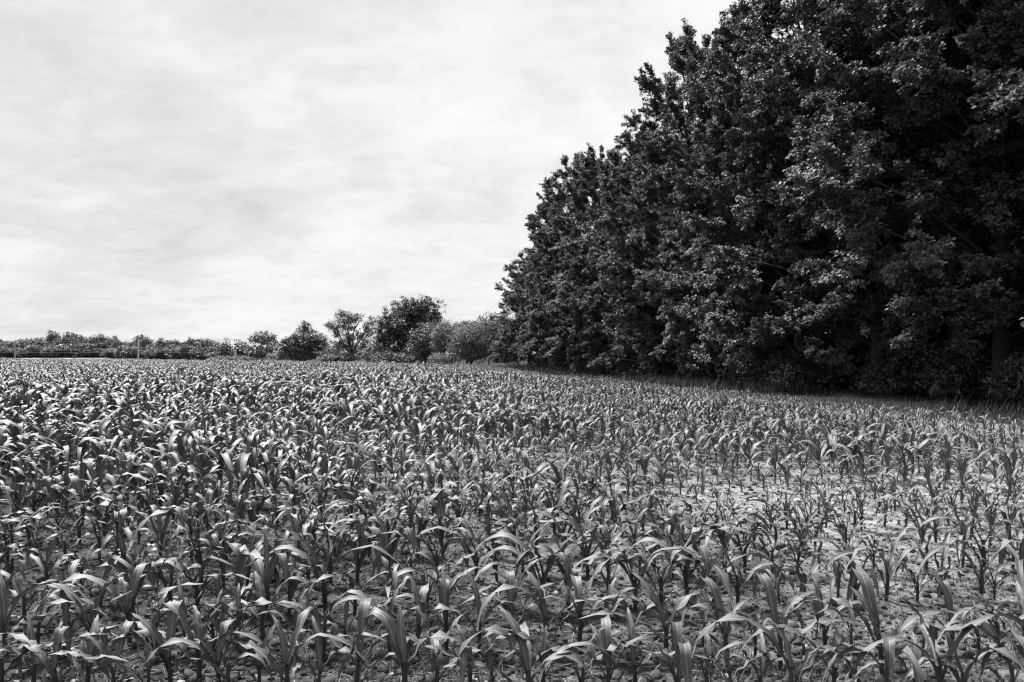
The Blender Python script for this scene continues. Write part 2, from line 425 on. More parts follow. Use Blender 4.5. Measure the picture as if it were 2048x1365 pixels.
# front rows after the photograph: base pixel, size, leaves
HAND = [
 # first row, bases just under the picture's lower edge
 (8, 1378, 1.0, 'ua aR aL sR'), (75, 1392, .95, 'ub sR wR aL'), (118, 1402, 1.0, 'uA fA sl aL sR'), (180, 1392, .9, 'uA aR1.1 fA sl'),
 (232, 1398, .92, 'fA ul sL wR'), (345, 1388, 1.05, 'fA ul sl aL1.1 sR'), (403, 1384, 1.15, 'ub fL1.1 uR sL1.1 aR'),
 (442, 1390, .95, 'fA fa ul aL1.1 uR'), (462, 1398, .9, 'ur aR sL'), (578, 1402, 1.05, 'fa1.1 ul1.1 aR1.1 sl1.1'), (640, 1405, .85, 'ub aR aL'),
 (715, 1396, 1.05, 'fA1.05 sl1.15 aR sR'), (812, 1408, 1.15, 'ub fl1.05 aL1.1 aR aA'), (876, 1402, .95, 'ur al sR aA'), (940, 1392, .95, 'ub aR1.1 sL aT'),
 (1058, 1412, 1.2, 'ub aL1.15 aR aA sL'), (1085, 1396, 1.0, 'uA aL aR'), (1160, 1396, 1.0, 'ur sR1.1 aL'), (1218, 1396, 1.0, 'ub fA aR1.1 aL'),
 (1270, 1390, .9, 'uA aL aR'), (1355, 1412, 1.1, 'fA fT ul aL'), (1408, 1394, .9, 'ua aR aL'), (1455, 1390, .85, 'ub sR1.1 aL'),
 (1580, 1412, 1.15, 'ub al1.2 sR1.1 aR'), (1660, 1402, 1.05, 'ua al1.1 uR sl'), (1695, 1386, .8, 'ub aL sR'), (1765, 1405, 1.15, 'fs aL1.1 aT1.1 sR'),
 (1876, 1418, 1.25, 'ul1.1 ar1.25 al aA'), (1925, 1414, 1.1, 'fb at aR aL'), (2015, 1416, 1.2, 'ub al1.1 aR1.1 sL'), (2052, 1404, 1.1, 'ua aL aA'),
 (1518, 1398, .8, 'ua aR aL'), (300, 1394, .8, 'ub aR sL'), (520, 1392, .85, 'ua aL aR'), (985, 1398, .85, 'ub aL aR'), (1820, 1396, .85, 'ua sL aR'),
 # second row
 (20, 1312, 1.05, 'ub aR1.2 sR aL'), (78, 1302, .9, 'ua aR1.1 sL'), (135, 1310, .85, 'ub aL aR'), (184, 1304, 1.0, 'uR sL1.05 ar aL'),
 (264, 1290, 1.12, 'fA1.1 ub aL1.25 sr'), (312, 1300, .8, 'ua aR'), (372, 1304, .8, 'ub aL aR'), (430, 1300, .8, 'ua aR sL'), (480, 1302, .85, 'ub aR aL'),
 (531, 1300, 1.08, 'ub fr1.05 al1.1 sL'), (592, 1308, .8, 'ua aL'), (646, 1312, 1.1, 'ur1.2 aR1.15 sL aL'), (690, 1302, .8, 'ub aR aL'), (780, 1312, .95, 'ua aL aR'),
 (835, 1306, .95, 'ub fA aR'), (893, 1296, 1.0, 'uA fA aL aR'), (958, 1302, .9, 'ub aR aL'), (1022, 1298, .95, 'fA aL aR'), (1092, 1298, 1.0, 'ub aL sR aA'),
 (1160, 1300, 1.1, 'ur aA al aR'), (1206, 1298, .9, 'ua aR aL'), (1262, 1300, .85, 'ub sL aR'), (1330, 1314, 1.12, 'ub al1.1 ar1.15 sL'),
 (1404, 1294, .8, 'ul ur sR'), (1450, 1330, 1.0, 'fb ur al sL'), (1508, 1304, .75, 'ua aR aL'), (1557, 1322, 1.2, 'ur fb1.05 aR1.15 sL sR'),
 (1602, 1300, .75, 'ub aR'), (1646, 1304, .95, 'ub fA aL aR'), (1700, 1300, .7, 'ua aL'), (1757, 1350, 1.2, 'ub fA al1.1 sr1.1'), (1840, 1310, .6, 'ua aR'),
 (1900, 1300, 1.0, 'ub fA sl1.1 aR'), (1952, 1302, .65, 'ua aL aR'), (1994, 1308, .95, 'ub ul sR aL'), (2044, 1300, .9, 'ua aR aL'),
]
PLANTS = []     # (x, y, row, obj, size, spec)
def terr(x, y): return float(relief(np.array([x]), np.array([y]))[0])
for px, py, sc, spec in HAND:
    p = ground_at(px, py)
    row = 0 if py >= 1375 else 1
    o = corn_plant(p[0], p[1], terr(p[0], p[1]), sc*(.76 if row == 0 else .83), spec_leaves(spec, random), wf=1-.18*slenderness(p[0], p[1]))
    PLANTS.append([p[0], p[1], row, o, sc, spec])

N_SINGLE = 296
field = []     # remaining plants -> one stuff object
row = 2; y0 = 5.42
while y0 < 330:
    sp = .215 if y0 < 60 else .26
    step = .74 if y0 < 70 else .74*(1 if y0 < 110 else 1.15)
    half = y0*.70+3.0
    x = -half*1.02+rng.uniform(0, sp)
    rowx = []
    while x < half:
        xx = x+rng.normal(0, .035); yy = y0+ROW_SLOPE*xx+rng.normal(0, .035)
        x += sp*rng.choice([.8, .95, 1.0, 1.05, 1.2, 1.9], p=[.15, .25, .25, .2, .1, .05])
        if yy < y0*.55: continue
        if xx > corn_edge(yy)-.8*vnoise(np.array([xx]), np.array([yy]), 2.)[0] or yy > field_end(xx): continue
        rowx.append((xx, yy))
    if rowx:
        rx = np.array(rowx); hm = height_map(rx[:, 0], rx[:, 1])*rng.uniform(.78, 1.2, len(rx))
        small = rng.random(len(rx)) < .07; hm[small] *= .62
        for (xx, yy), h in zip(rowx, hm):
            inframe = abs(xx) < yy*.655+.25; sl = slenderness(xx, yy)
            if sl > .5 and 5.5 < y0 < 10 and rng.random() < .10: continue
            if y0 < 10: h = h*(1+.22*sl)
            if inframe and len(PLANTS) < N_SINGLE and y0 < 12:
                o = corn_plant(xx, yy, terr(xx, yy), float(h)*.93*(1+.06*sl), random_leaves(random, sl), wf=1-.30*sl)
                PLANTS.append([xx, yy, row, o, float(h), ''])
            else:
                field.append((xx, yy, h*.93, sl))
    row += 1; y0 += step
LAST_SINGLE_ROW = max(p[2] for p in PLANTS)

# labels of the single plants: look, then place in its row
ORD = ['first', 'second', 'third', 'fourth', 'fifth', 'sixth', 'seventh', 'eighth', 'ninth', 'tenth', 'eleventh', 'twelfth', 'thirteenth',
       'fourteenth', 'fifteenth', 'sixteenth', 'seventeenth', 'eighteenth', 'nineteenth']
TENS = {20: 'twentieth', 30: 'thirtieth', 40: 'fortieth', 50: 'fiftieth', 60: 'sixtieth'}
TENC = {20: 'twenty', 30: 'thirty', 40: 'forty', 50: 'fifty', 60: 'sixty'}
def ordinal(n):
    if n <= 19: return ORD[n-1]
    t = n//10*10
    return TENS[t] if n == t else TENC[t]+'-'+ORD[n-t-1]
for r_ in range(LAST_SINGLE_ROW+1):
    ps = sorted([p for p in PLANTS if p[2] == r_], key=lambda p: p[0]/p[1])
    rowname = 'front row' if r_ == 0 else ordinal(r_+1)+' row from the front'
    for q, p in enumerate(ps):
        h = p[4]
        look = 'tall broad-leaved' if h > 1.08 else ('small slender' if h < .78 else 'knee-high')
        sp = p[5].split()
        det = ''
        if sp:
            if any(t[0] == 'f' and t[1] in 'Aab' for t in sp): det = ' with a bright leaf folded over behind'
            elif any(t[0] in 'as' and t[1] in 'Rr' and len(t) > 2 for t in sp): det = ' with a long leaf arching right'
            elif any(t[0] in 'as' and t[1] in 'Ll' and len(t) > 2 for t in sp): det = ' with a long leaf arching left'
        fromend = 'left'
        k = q+1
        if q > len(ps)//2: fromend = 'right'; k = len(ps)-q
        lab = f"{look} corn plant{det}, {ordinal(k)} from the {fromend} in the {rowname}"
        words = lab.split()
        if len(words) > 16: lab = f"{look} corn plant, {ordinal(k)} from the {fromend} in the {rowname}"
        tag(p[3], lab, 'corn plant', 'corn plants standing in the front rows of the field')

# the rest of the field: one object, plants placed on points by geometry nodes
SRC = bpy.data.collections.new('corn_sources')
NV = 20; NB = 13
for q in range(NV):
    parts = []; uvs = []
    rr = random.Random(100+q)
    slim = q >= NB
    lv = random_leaves(rr, 1.0 if slim else 0.0)
    n = len(lv)
    for k, (kind, az, ls) in enumerate(lv):
        v, f, uv = leaf_geom(**leaf_params(kind, rng), rng=rng, seg=8, across=3, ruffle=rng.uniform(.003, .010), side=rng.uniform(-.14, .14), twist=rng.uniform(-.7, .7))
        c, s_ = math.cos(R(az)), math.sin(R(az))
        v = v*ls*[1, .7 if slim else 1.0, 1]; v = np.stack([v[:, 0]*c-v[:, 1]*s_, v[:, 0]*s_+v[:, 1]*c, v[:, 2]+.21-.16*(k/(n-1))**.9], 1)
        parts.append((v, f)); uvs.append(uv)
    zz_ = np.linspace(-.05, .27, 4)
    v, f = tube(np.stack([0*zz_, 0*zz_, zz_], 1), [.014, .015, .015, .010], 5)
    parts.append((v, f)); uvs.append(np.tile([[.25, .5]], (len(v), 1)))
    v, f = join(parts)
    o = bpy.data.objects.new('corn_source_%02d' % q, mesh('corn_source', v, f, M_CORN, True, uv=np.concatenate(uvs)))
    SRC.objects.link(o)

def gn_scatter(name, pts, rot, scl, variant, collection, mat=None):
    me = bpy.data.meshes.new(name)
    pts = np.asarray(pts, np.float32)
    me.vertices.add(len(pts)); me.vertices.foreach_set('co', pts.ravel())
    a = me.attributes.new('rot', 'FLOAT_VECTOR', 'POINT'); a.data.foreach_set('vector', np.asarray(rot, np.float32).ravel())
    a = me.attributes.new('scl', 'FLOAT_VECTOR', 'POINT'); a.data.foreach_set('vector', np.asarray(scl, np.float32).ravel())
    a = me.attributes.new('variant', 'INT', 'POINT'); a.data.foreach_set('value', np.asarray(variant, np.int32))
    o = link(name, me)
    ng = bpy.data.node_groups.new(name+'_scatter', 'GeometryNodeTree')
    ng.interface.new_socket('Geometry', in_out='INPUT', socket_type='NodeSocketGeometry')
    ng.interface.new_socket('Geometry', in_out='OUTPUT', socket_type='NodeSocketGeometry')
    t = NT(ng)
    gi = t.n('NodeGroupInput'); go = t.n('NodeGroupOutput')
    ci = t.n('GeometryNodeCollectionInfo'); ci.inputs['Collection'].default_value = collection
    ci.inputs['Separate Children'].default_value = True; ci.inputs['Reset Children'].default_value = True
    ip = t.n('GeometryNodeInstanceOnPoints'); ip.inputs['Pick Instance'].default_value = True
    def na(nm, ty):
        nd = t.n('GeometryNodeInputNamedAttribute', data_type=ty); nd.inputs['Name'].default_value = nm
        return [s_ for s_ in nd.outputs if s_.enabled and s_.name == 'Attribute'][0]
    e2r = t.n('FunctionNodeEulerToRotation'); t.l(na('rot', 'FLOAT_VECTOR'), e2r.inputs[0])
    t.l(gi.outputs[0], ip.inputs['Points']); t.l(ci.outputs[0], ip.inputs['Instance'])
    t.l(na('variant', 'INT'), ip.inputs['Instance Index']); t.l(e2r.outputs[0], ip.inputs['Rotation']); t.l(na('scl', 'FLOAT_VECTOR'), ip.inputs['Scale'])
    t.l(ip.outputs[0], go.inputs[0])
    md = o.modifiers.new('scatter', 'NODES'); md.node_group = ng
    return o

fa = np.array(field); nf = len(fa)
rot = np.stack([rng.normal(0, .07, nf), rng.normal(0, .07, nf), rng.uniform(0, 6.283, nf)], 1)
wide = rng.uniform(.95, 1.15, nf)
scl = np.stack([fa[:, 2]*wide, fa[:, 2]*wide, fa[:, 2]], 1)
fz = relief(fa[:, 0], fa[:, 1])
cf = gn_scatter('corn_field', np.stack([fa[:, 0], fa[:, 1], fz], 1), rot, scl, np.where(rng.random(nf) < fa[:, 3], rng.integers(NB, NV, nf), rng.integers(0, NB, nf)), SRC)
tag(cf, 'rows of young corn filling the field behind the front rows', 'corn', None, 'stuff')
print('corn singles', len(PLANTS), 'rows', LAST_SINGLE_ROW+1, 'field', nf)

# ------------------------------------------------------------------ small things on the soil
def ico(sub_noise, rr):
    """a rough lump of 20 triangles, flat below"""
    t = (1+5**.5)/2
    v = np.array([(-1, t, 0), (1, t, 0), (-1, -t, 0), (1, -t, 0), (0, -1, t), (0, 1, t), (0, -1, -t), (0, 1, -t), (t, 0, -1), (t, 0, 1), (-t, 0, -1), (-t, 0, 1)])
    v = nrm(v)*(1+rr.uniform(-sub_noise, sub_noise, (12, 1)))
    f = np.array([(0, 11, 5), (0, 5, 1), (0, 1, 7), (0, 7, 10), (0, 10, 11), (1, 5, 9), (5, 11, 4), (11, 10, 2), (10, 7, 6), (7, 1, 8),
                  (3, 9, 4), (3, 4, 2), (3, 2, 6), (3, 6, 8), (3, 8, 9), (4, 9, 5), (2, 4, 11), (6, 2, 10), (8, 6, 7), (9, 8, 1)])
    return v, f
def rough_lump(rr, noise, sub=1):
    v, f = ico(noise, rr)
    for _ in range(sub):
        mid_ = {}; v = list(map(np.array, v)); nf_ = []
        def m_(a, b):
            k = (min(a, b), max(a, b))
            if k not in mid_:
                p = (v[a]+v[b])/2; p = p/np.linalg.norm(p)*(np.linalg.norm(v[a])+np.linalg.norm(v[b]))/2*(1+rr.uniform(-noise, noise)*.35)
                mid_[k] = len(v); v.append(p)
            return mid_[k]
        for a, b, c in f:
            ab, bc, ca = m_(a, b), m_(b, c), m_(c, a); nf_ += [(a, ab, ca), (b, bc, ab), (c, ca, bc), (ab, bc, ca)]
        f = np.array(nf_); v = np.array(v)
    return v, f
CL = bpy.data.collections.new('clod_sources')
for q in range(6):
    v, f = rough_lump(rng, .28, 1 if q < 3 else 0); v = v*[1, .85, .55]
    CL.objects.link(bpy.data.objects.new('clod_source_%d' % q, mesh('clod', v, f, M_CLOD, False)))
for q in range(4):      # straw bits
    n = 3; L = 1.0
    pts = np.stack([np.linspace(-L, L, n), rng.uniform(-.08, .08, n), np.full(n, .06)], 1)
    v, f = tube(pts, [.055, .06, .04], 4)
    CL.objects.link(bpy.data.objects.new('clod_source_%d' % (6+q), mesh('straw', v, f, M_STRAW, False)))
nc = 30000
yy = 3.6+rng.random(nc)**1.6*16; xx = (rng.random(nc)*2-1)*(yy*.68+.4)
cs = np.exp(rng.normal(math.log(.011), .62, nc)).clip(.004, .048)
var = np.where(rng.random(nc) < .84, rng.integers(0, 6, nc), rng.integers(6, 10, nc))
cs = np.where(var >= 6, rng.uniform(.02, .07, nc), cs)
keep = xx < edge_x(yy)-.5
rot = np.stack([rng.normal(0, .12, nc), rng.normal(0, .12, nc), rng.uniform(0, 6.28, nc)], 1)
sc3 = np.stack([cs, cs, np.where(var >= 6, .04, cs)], 1)
co = gn_scatter('soil_clods', np.stack([xx, yy, relief(xx, yy)+cs*.12*(var < 6)+.002], 1)[keep], rot[keep], sc3[keep], var[keep], CL)
tag(co, 'loose soil crumbs and bits of dry straw lying between the corn rows', 'soil crumbs', None, 'stuff')

# pale stones one can pick out on the soil (photo pixel, size in photo pixels)
STN = [(350, 1213, 26, 'flat pale'), (337, 1232, 12, 'small round white'), (150, 1304, 16, 'pale angular'), (100, 1316, 20, 'grey flat'), (155, 1352, 18, 'rounded pale'),
       (42, 1108, 14, 'small pale'), (297, 1178, 18, 'rounded grey'), (320, 1212, 18, 'flat grey'), (366, 1226, 10, 'small white'), (308, 1312, 16, 'broad pale'),
       (365, 1362, 20, 'broad grey'), (497, 1249, 14, 'angular pale'), (570, 1238, 8, 'tiny white'), (620, 1254, 9, 'tiny round white'), (640, 1294, 10, 'angular white'),
       (885, 1270, 8, 'tiny white'), (955, 1354, 10, 'small white'), (886, 1179, 9, 'tiny pale'), (941, 1176, 9, 'small round white'), (1120, 1290, 12, 'flat pale'),
       (1300, 1322, 16, 'flat white'), (1476, 1302, 10, 'small pale'), (1416, 1246, 12, 'rounded grey'), (1815, 1222, 9, 'small white'), (2008, 1200, 12, 'small pale'),
       (1980, 1224, 10, 'flat pale'), (1734, 1262, 14, 'flat grey'), (1608, 1294, 18, 'rounded grey'), (150, 1180, 14, 'broad pale'), (785, 1348, 14, 'flat pale')]
order = sorted(range(len(STN)), key=lambda k: STN[k][0])
for rank, k in enumerate(order):
    px, py, sz, look = STN[k]
    p = ground_at(px, py); r_ = sz/F_PX*p[1]*.5
    v, f = rough_lump(rng, .16, 2); v = v*[1, .8, .62]*r_
    o = link('stone', mesh('stone', v, f, M_STONE, True), loc=(p[0], p[1], terr(p[0], p[1])+r_*.28), rot=(0, 0, rng.uniform(0, 6.28)))
    fe = 'left'; kk = rank+1
    if rank > len(STN)//2: fe = 'right'; kk = len(STN)-rank
    tag(o, f'{look} stone on the soil, {ordinal(kk)} stone from the {fe} among the front rows', 'stone', 'pale stones lying between the front corn rows')

# fine weeds between the rows
def blades(n, pos, h, bend, w_, rr, seg=2):
    """n thin grass blades; pos (n,2or3), h (n,), returns V,F(tri),tone"""
    az = rr.uniform(0, 6.283, n); d = np.stack([np.cos(az), np.sin(az)], 1); sd_ = np.stack([-d[:, 1], d[:, 0]], 1)
    lv = []
    for k in range(3):
        t = k/2.0
        c = np.concatenate([pos[:, :2]+d*(bend*h*t**2)[:, None], (pos[:, 2]+h*(t-.25*bend*t*t))[:, None]], 1)
        ww = (w_*(1-.55*t))[:, None] if k < 2 else None
        if k < 2:
            s3 = np.concatenate([sd_*ww*.5, np.zeros((n, 1))], 1); lv += [c-s3, c+s3]
        else: lv += [c]
    V = np.stack(lv, 1).reshape(-1, 3)
    b = np.arange(n)[:, None]*5
    F = np.concatenate([b+[0, 1, 3], b+[0, 3, 2], b+[2, 3, 4]], 0)
    return V, F, np.repeat(rr.random(n), 5)
nw = 38000
yy = 3.7+rng.random(nw)**1.3*12; xx = (rng.random(nw)*2-1)*(yy*.68+.3)
dens = np.clip(vnoise(xx, yy, .6)*1.5-.35, 0, 1)*np.clip(.95-.07*xx, .5, 1)*(xx < edge_x(yy)-.8)
k = rng.random(nw) < dens
xx, yy = xx[k], yy[k]; n = len(xx)
h = rng.uniform(.04, .17, n)
V, F, tn = blades(n, np.stack([xx, yy, relief(xx, yy)-.005], 1), h, rng.uniform(.2, 1.3, n), rng.uniform(.003, .008, n), rng)
wd = link('weeds', mesh('weeds', V, F, M_WEED, False, tone=tn)); tag(wd, 'thin weeds and grass sprouting between the corn rows', 'weeds', None, 'stuff')

# ------------------------------------------------------------------ leaves and trees
def leaf_cloud(c, d, nrm_, L, Wd, rr, curl=.25):
    """rhombic leaves folded along the midrib: base c, direction d, normal; returns V, F, tone"""
    n = len(c)
    d = nrm(d); nn = nrm(nrm_-(nrm_*d).sum(1, keepdims=True)*d); sdv = np.cross(nn, d)
    L = L[:, None]; Wd = Wd[:, None]
    up = nn*(curl*Wd*.5)
    b = c; m1 = c+d*L*.45+sdv*Wd*.5+up; m2 = c+d*L*.45-sdv*Wd*.5+up; tp = c+d*L-nn*L*.12
    V = np.stack([b, m1, tp, m2], 1).reshape(-1, 3)
    i0 = np.arange(n)[:, None]*4
    F = np.concatenate([i0+[0, 1, 2], i0+[0, 2, 3]], 0)
    return V, F, np.repeat(rr.random(n), 4)

def maple(seed, H, Rm, nlimb, twigs, tufts, nleaf, leafL, name, low=1.3):
    rr = np.random.default_rng(seed)
    n = 9; tz = np.linspace(-.3, H*.9, n)
    tp = np.stack([.35*np.sin(tz*.3+seed)*(tz/H), .35*np.cos(tz*.26+seed)*(tz/H), tz], 1)
    parts = [tube(tp, np.interp(tz/H, [-.05, 0, .05, .5, .9], [.42, .36, .28, .15, .03])*H/20, 9)]
    C = []; D = []; O = []
    lob = rr.uniform(.74, 1.18, 9)            # lobes in azimuth
    for q in range(nlimb):
        t = (q+rr.random())/nlimb
        z_tip = low+(H-low)*t**.95
        tt = z_tip/H
        prof = np.interp(tt, [0, .06, .2, .42, .65, .82, .93, 1.0], [.66, .82, .96, 1.0, .88, .66, .42, .10])
        az = q*2.39996+rr.normal(0, .35)
        lb = np.interp((az % 6.2832)/6.2832*9, np.arange(10), np.append(lob, lob[0]))
        r_ = Rm*prof*lb*rr.choice([rr.uniform(.84, 1.18), rr.uniform(.5, .84)], p=[.7, .3])
        if tt > .8: z_tip += rr.uniform(0, .9)
        rise = np.interp(tt, [0, .25, .6, 1], [.05, .38, .85, 1.6])*r_
        z0 = max(.8, min(z_tip-rise, H*.86))
        dirv = np.array([math.cos(az), math.sin(az)])
        p0 = np.array([np.interp(z0, tz, tp[:, 0]), np.interp(z0, tz, tp[:, 1]), z0])
        p2 = np.array([p0[0]+dirv[0]*r_, p0[1]+dirv[1]*r_, z_tip])
        p1 = (p0+p2)/2+np.array([0, 0, .14*r_])+rr.normal(0, .15, 3)
        s_ = np.linspace(0, 1, 6)[:, None]
        pts = (1-s_)**2*p0+2*s_*(1-s_)*p1+s_**2*p2
        parts.append(tube(pts, np.linspace(.03+.012*r_, .012, 6), 4))
        # side branches carry flat fans of twigs: a bough reads as one shelf of leaves
        nb_ = int(rr.integers(4, 7))
        for k in range(nb_):
            s1 = 1.0 if k == 0 else 1-rr.random()*.55
            bp = (1-s1)**2*p0+2*s1*(1-s1)*p1+s1**2*p2
            tan = nrm(2*(1-s1)*(p1-p0)+2*s1*(p2-p1))
            sgn = rr.normal(0, .25) if k == 0 else (1 if k % 2 else -1)*rr.uniform(.45, 1.05)
            ca, sa = math.cos(sgn), math.sin(sgn)
            bd = nrm(np.array([tan[0]*ca-tan[1]*sa, tan[0]*sa+tan[1]*ca, tan[2]*.8+rr.normal(.10, .38)]))
            bl = rr.uniform(.9, 1.7)*(.55+.45*r_/Rm)
            bN = np.array([0, 0, 1.0]); bS = nrm(np.cross(bN, bd))
            nt = max(3, int(twigs*bl/1.3*rr.uniform(.8, 1.2)))
            for j in range(nt):
                f_ = (j+.5)/nt
                side_ = (1 if j % 2 else -1)*rr.uniform(.25, .9)
                st_ = bp+bd*bl*f_+np.array([0, 0, -.30*bl*f_**2+rr.normal(0, .16)])
                td = nrm(bd*.8+bS*side_+np.array([0, 0, rr.normal(.15, .45)]))
                tl = rr.uniform(.30, .75)*(1-.35*f_)
                u = np.linspace(.15, 1, tufts)
                C.append(st_+td*tl*u[:, None]+np.array([0, 0, -1])*(.18*tl*u**2)[:, None])
                D.append(np.repeat(td[None], tufts, 0)); O.append(np.repeat([[dirv[0], dirv[1], .0]], tufts, 0))
    C = np.concatenate(C); D = np.concatenate(D); O = np.concatenate(O)
    m = len(C)
    tn_n = nrm(np.array([0, 0, .9])+O*.75+rr.normal(0, .30, (m, 3)))        # each tuft faces its own way
    c = np.repeat(C, nleaf, 0); d0 = np.repeat(D, nleaf, 0); o0 = np.repeat(O, nleaf, 0)
    n = len(c)
    th = rr.uniform(0, 6.283, n)
    rad = np.stack([np.cos(th), np.sin(th), np.zeros(n)], 1)
    ld = nrm(d0*.8+rad*.9+o0*.3+np.array([0, 0, -.40])+rr.normal(0, .2, (n, 3)))
    c = c+ld*rr.uniform(.01, .10, n)[:, None]+rr.normal(0, .05, (n, 3))
    nn = nrm(np.repeat(tn_n, nleaf, 0)+rr.normal(0, .24, (n, 3)))
    L = rr.uniform(.75, 1.2, n)*leafL
    V, F, tn = leaf_cloud(c, ld, nn, L, L*.85, rr)
    tuft_tone = np.repeat(np.repeat(rr.random(m), nleaf), 4)
    cm = mesh(name+'_crown', V, F, M_MAPLE, False, tone=.55*tn+.45*tuft_tone)
    tv, tf = join(parts)
    tm = mesh(name+'_trunk', tv, tf, M_BARK, True)
    return tm, cm, n

MAPLES = []
for q, (H, Rm) in enumerate([(20, 4.9), (20, 5.3), (20, 4.6)]):
    tm, cm, n = maple(40+q, H, Rm, 92, 9.5, 3, 23, .125, 'maple_%d' % q, 2.4 if q == 2 else 1.2)
    MAPLES.append((tm, cm)); print('maple leaves', n)

def put_tree(name, meshes, x, y, z, rz, sc, label, cat, group):
    root = empty(name, (x, y, z), rz); root.scale = sc if isinstance(sc, tuple) else (sc, sc, sc)
    link('trunk', meshes[0], root)
    c = link('crown', meshes[1], root)
    tag(root, label, cat, group)
    return root
# front of the wood: (distance along the edge y, height)
FRONT = [(96.0, 13.6, 1), (90.0, 15.2, .95), (84.5, 18.8, .9), (78.5, 20.8, .9), (72.5, 19.8, 1), (66, 17.6, 1), (59.5, 17.6, 1), (53, 22.6, .86), (46.5, 21.2, .84),
         (40.5, 24, .95), (34.5, 23, 1), (29, 24, 1), (23.5, 23, 1), (18, 24, 1)]
for q, (y, H, wx) in enumerate(FRONT):
    off = 4.3+rng.uniform(-.5, .5) - (0.6 if q < 2 else 0) + (.7 if y < 32 else 0) + (2.0 if y < 25 else 0) + (1.6 if y < 20 else 0)
    x = edge_x(y)+off*.976; yy = y+off*.22
    sc = H/20
    k = len(FRONT)-1-q
    lab = f"leafy maple at the front of the dark tree wall, {ordinal(q+1)} from its far left end"
    if q == 0: lab = 'lowest maple, at the far left end of the dark tree wall'
    put_tree('maple_tree', MAPLES[2 if y < 36 else q % 3], x, yy, 0, rng.uniform(0, 6.28), (max(.8, sc*.97)*wx, max(.8, sc*.97)*wx, sc), lab, 'tree', 'maples along the front of the wood')
BACK = [(90, 13.5), (82, 16), (74, 17), (65.5, 16.5), (57, 17.5), (49, 21), (41, 24), (33.5, 24.5), (26.5, 25), (20, 25)]
for q, (y, H) in enumerate(BACK):
    off = 10.5+rng.uniform(-.8, .8)
    x = edge_x(y)+off*.976; yy = y+off*.22
    lab = f"maple deeper in the wood behind the front trees, {ordinal(q+1)} from the far left end"
    put_tree('maple_tree', MAPLES[(q+2) % 3], x, yy, 0, rng.uniform(0, 6.28), H/20, lab, 'tree', 'maples deeper in the wood')
for q, y in enumerate(np.arange(24, 92, 9.0)):
    off = 17.5+rng.uniform(-1, 1)
    x = edge_x(y)+off*.976; yy = y+off*.22
    put_tree('maple_tree', MAPLES[q % 3], x, yy, 0, rng.uniform(0, 6.28), 1.2, 
        f"maple at the back of the wood glimpsed through gaps, {ordinal(q+1)} from the near right end", 'tree', 'maples at the back of the wood')

def lobe_tree(name, lobes, base, mat, leaf, seed, tuft_d=.55, k_leaf=12, trunk_r=.14, droop=.2, upn=1.0, limb=True, fill=.55, stems=1, tuft_r=.34):
    """lobes: (x, y, z, rx, ry, rz) relative to base; leaves tufted near the lobe shells"""
    rr = np.random.default_rng(seed)
    C = []; O = []
    parts = []
    zmin = min(l[2] for l in lobes)
    for st in range(stems):
        lean = rr.normal(0, .25 if stems > 1 else .05, 2)
        n = 5; tz = np.linspace(-.2, max(.8, np.mean([l[2] for l in lobes])), n)
        tp = np.stack([lean[0]*tz, lean[1]*tz, tz], 1)
        parts.append(tube(tp, np.linspace(trunk_r, trunk_r*.45, n), 7))
    for (lx, ly, lz, rx, ry, rz) in lobes:
        a_ = 4*math.pi*((rx*ry)**1.6/3+(rx*rz)**1.6/3+(ry*rz)**1.6/3)**(1/1.6)
        n = max(14, int(a_/tuft_d**2*(1+fill)))
        v = nrm(rr.normal(0, 1, (n, 3)))
        bumps = 1+.34*np.sin(v[:, 0]*5+seed)*np.sin(v[:, 1]*4+1)*np.sin(v[:, 2]*5+seed*.7)+.10*np.sin(v[:, 0]*11+v[:, 2]*9+seed)
        rad = (1-rr.random(n)**2.0*.55)*bumps*rr.uniform(.88, 1.14, n)
        p = v*rad[:, None]*[rx, ry, rz]+[lx, ly, lz]
        p = p[p[:, 2] > .1]
        C.append(p); O.append(nrm(p-[lx, ly, lz]))
        if limb:
            s_ = np.linspace(0, 1, 5)[:, None]
            p0 = np.array([0, 0, max(.3, min(lz*.5, zmin))]); p2 = np.array([lx, ly, lz+.3*rz]); p1 = (p0+p2)/2+[0, 0, -.08*abs(lx)]
            parts.append(tube((1-s_)**2*p0+2*s_*(1-s_)*p1+s_**2*p2, np.linspace(trunk_r*.6, trunk_r*.15, 5), 5))
            for _ in range(4):
                e = np.array([lx, ly, lz])+nrm(rr.normal(0, 1, (1, 3)))[0]*[rx, ry, rz]*.85
                parts.append(tube((1-s_)*(p0*.35+p2*.65)+s_*e, np.linspace(trunk_r*.28, trunk_r*.08, 5), 4))
    C = np.concatenate(C); O = np.concatenate(O); m = len(C)
    c = np.repeat(C, k_leaf, 0); o0 = np.repeat(O, k_leaf, 0); n = len(c)
    ld = nrm(o0*.6+rr.normal(0, .6, (n, 3))+[0, 0, -droop])
    c = c+rr.normal(0, tuft_r*.6, (n, 3))*[1, 1, .7]
    nn = nrm(np.array([0, 0, upn])+o0*.5+rr.normal(0, .4, (n, 3)))
    L = rr.uniform(.7, 1.25, n)*leaf
    V, F, tn = leaf_cloud(c, ld, nn, L, L*.7, rr)
    tone = .5*tn+.5*np.repeat(np.repeat(rr.random(m), k_leaf), 4)
    tv, tf = join(parts)
    return mesh(name+'_trunk', tv, tf, M_BARK, True), mesh(name+'_crown', V, F, mat, False, tone=tone)

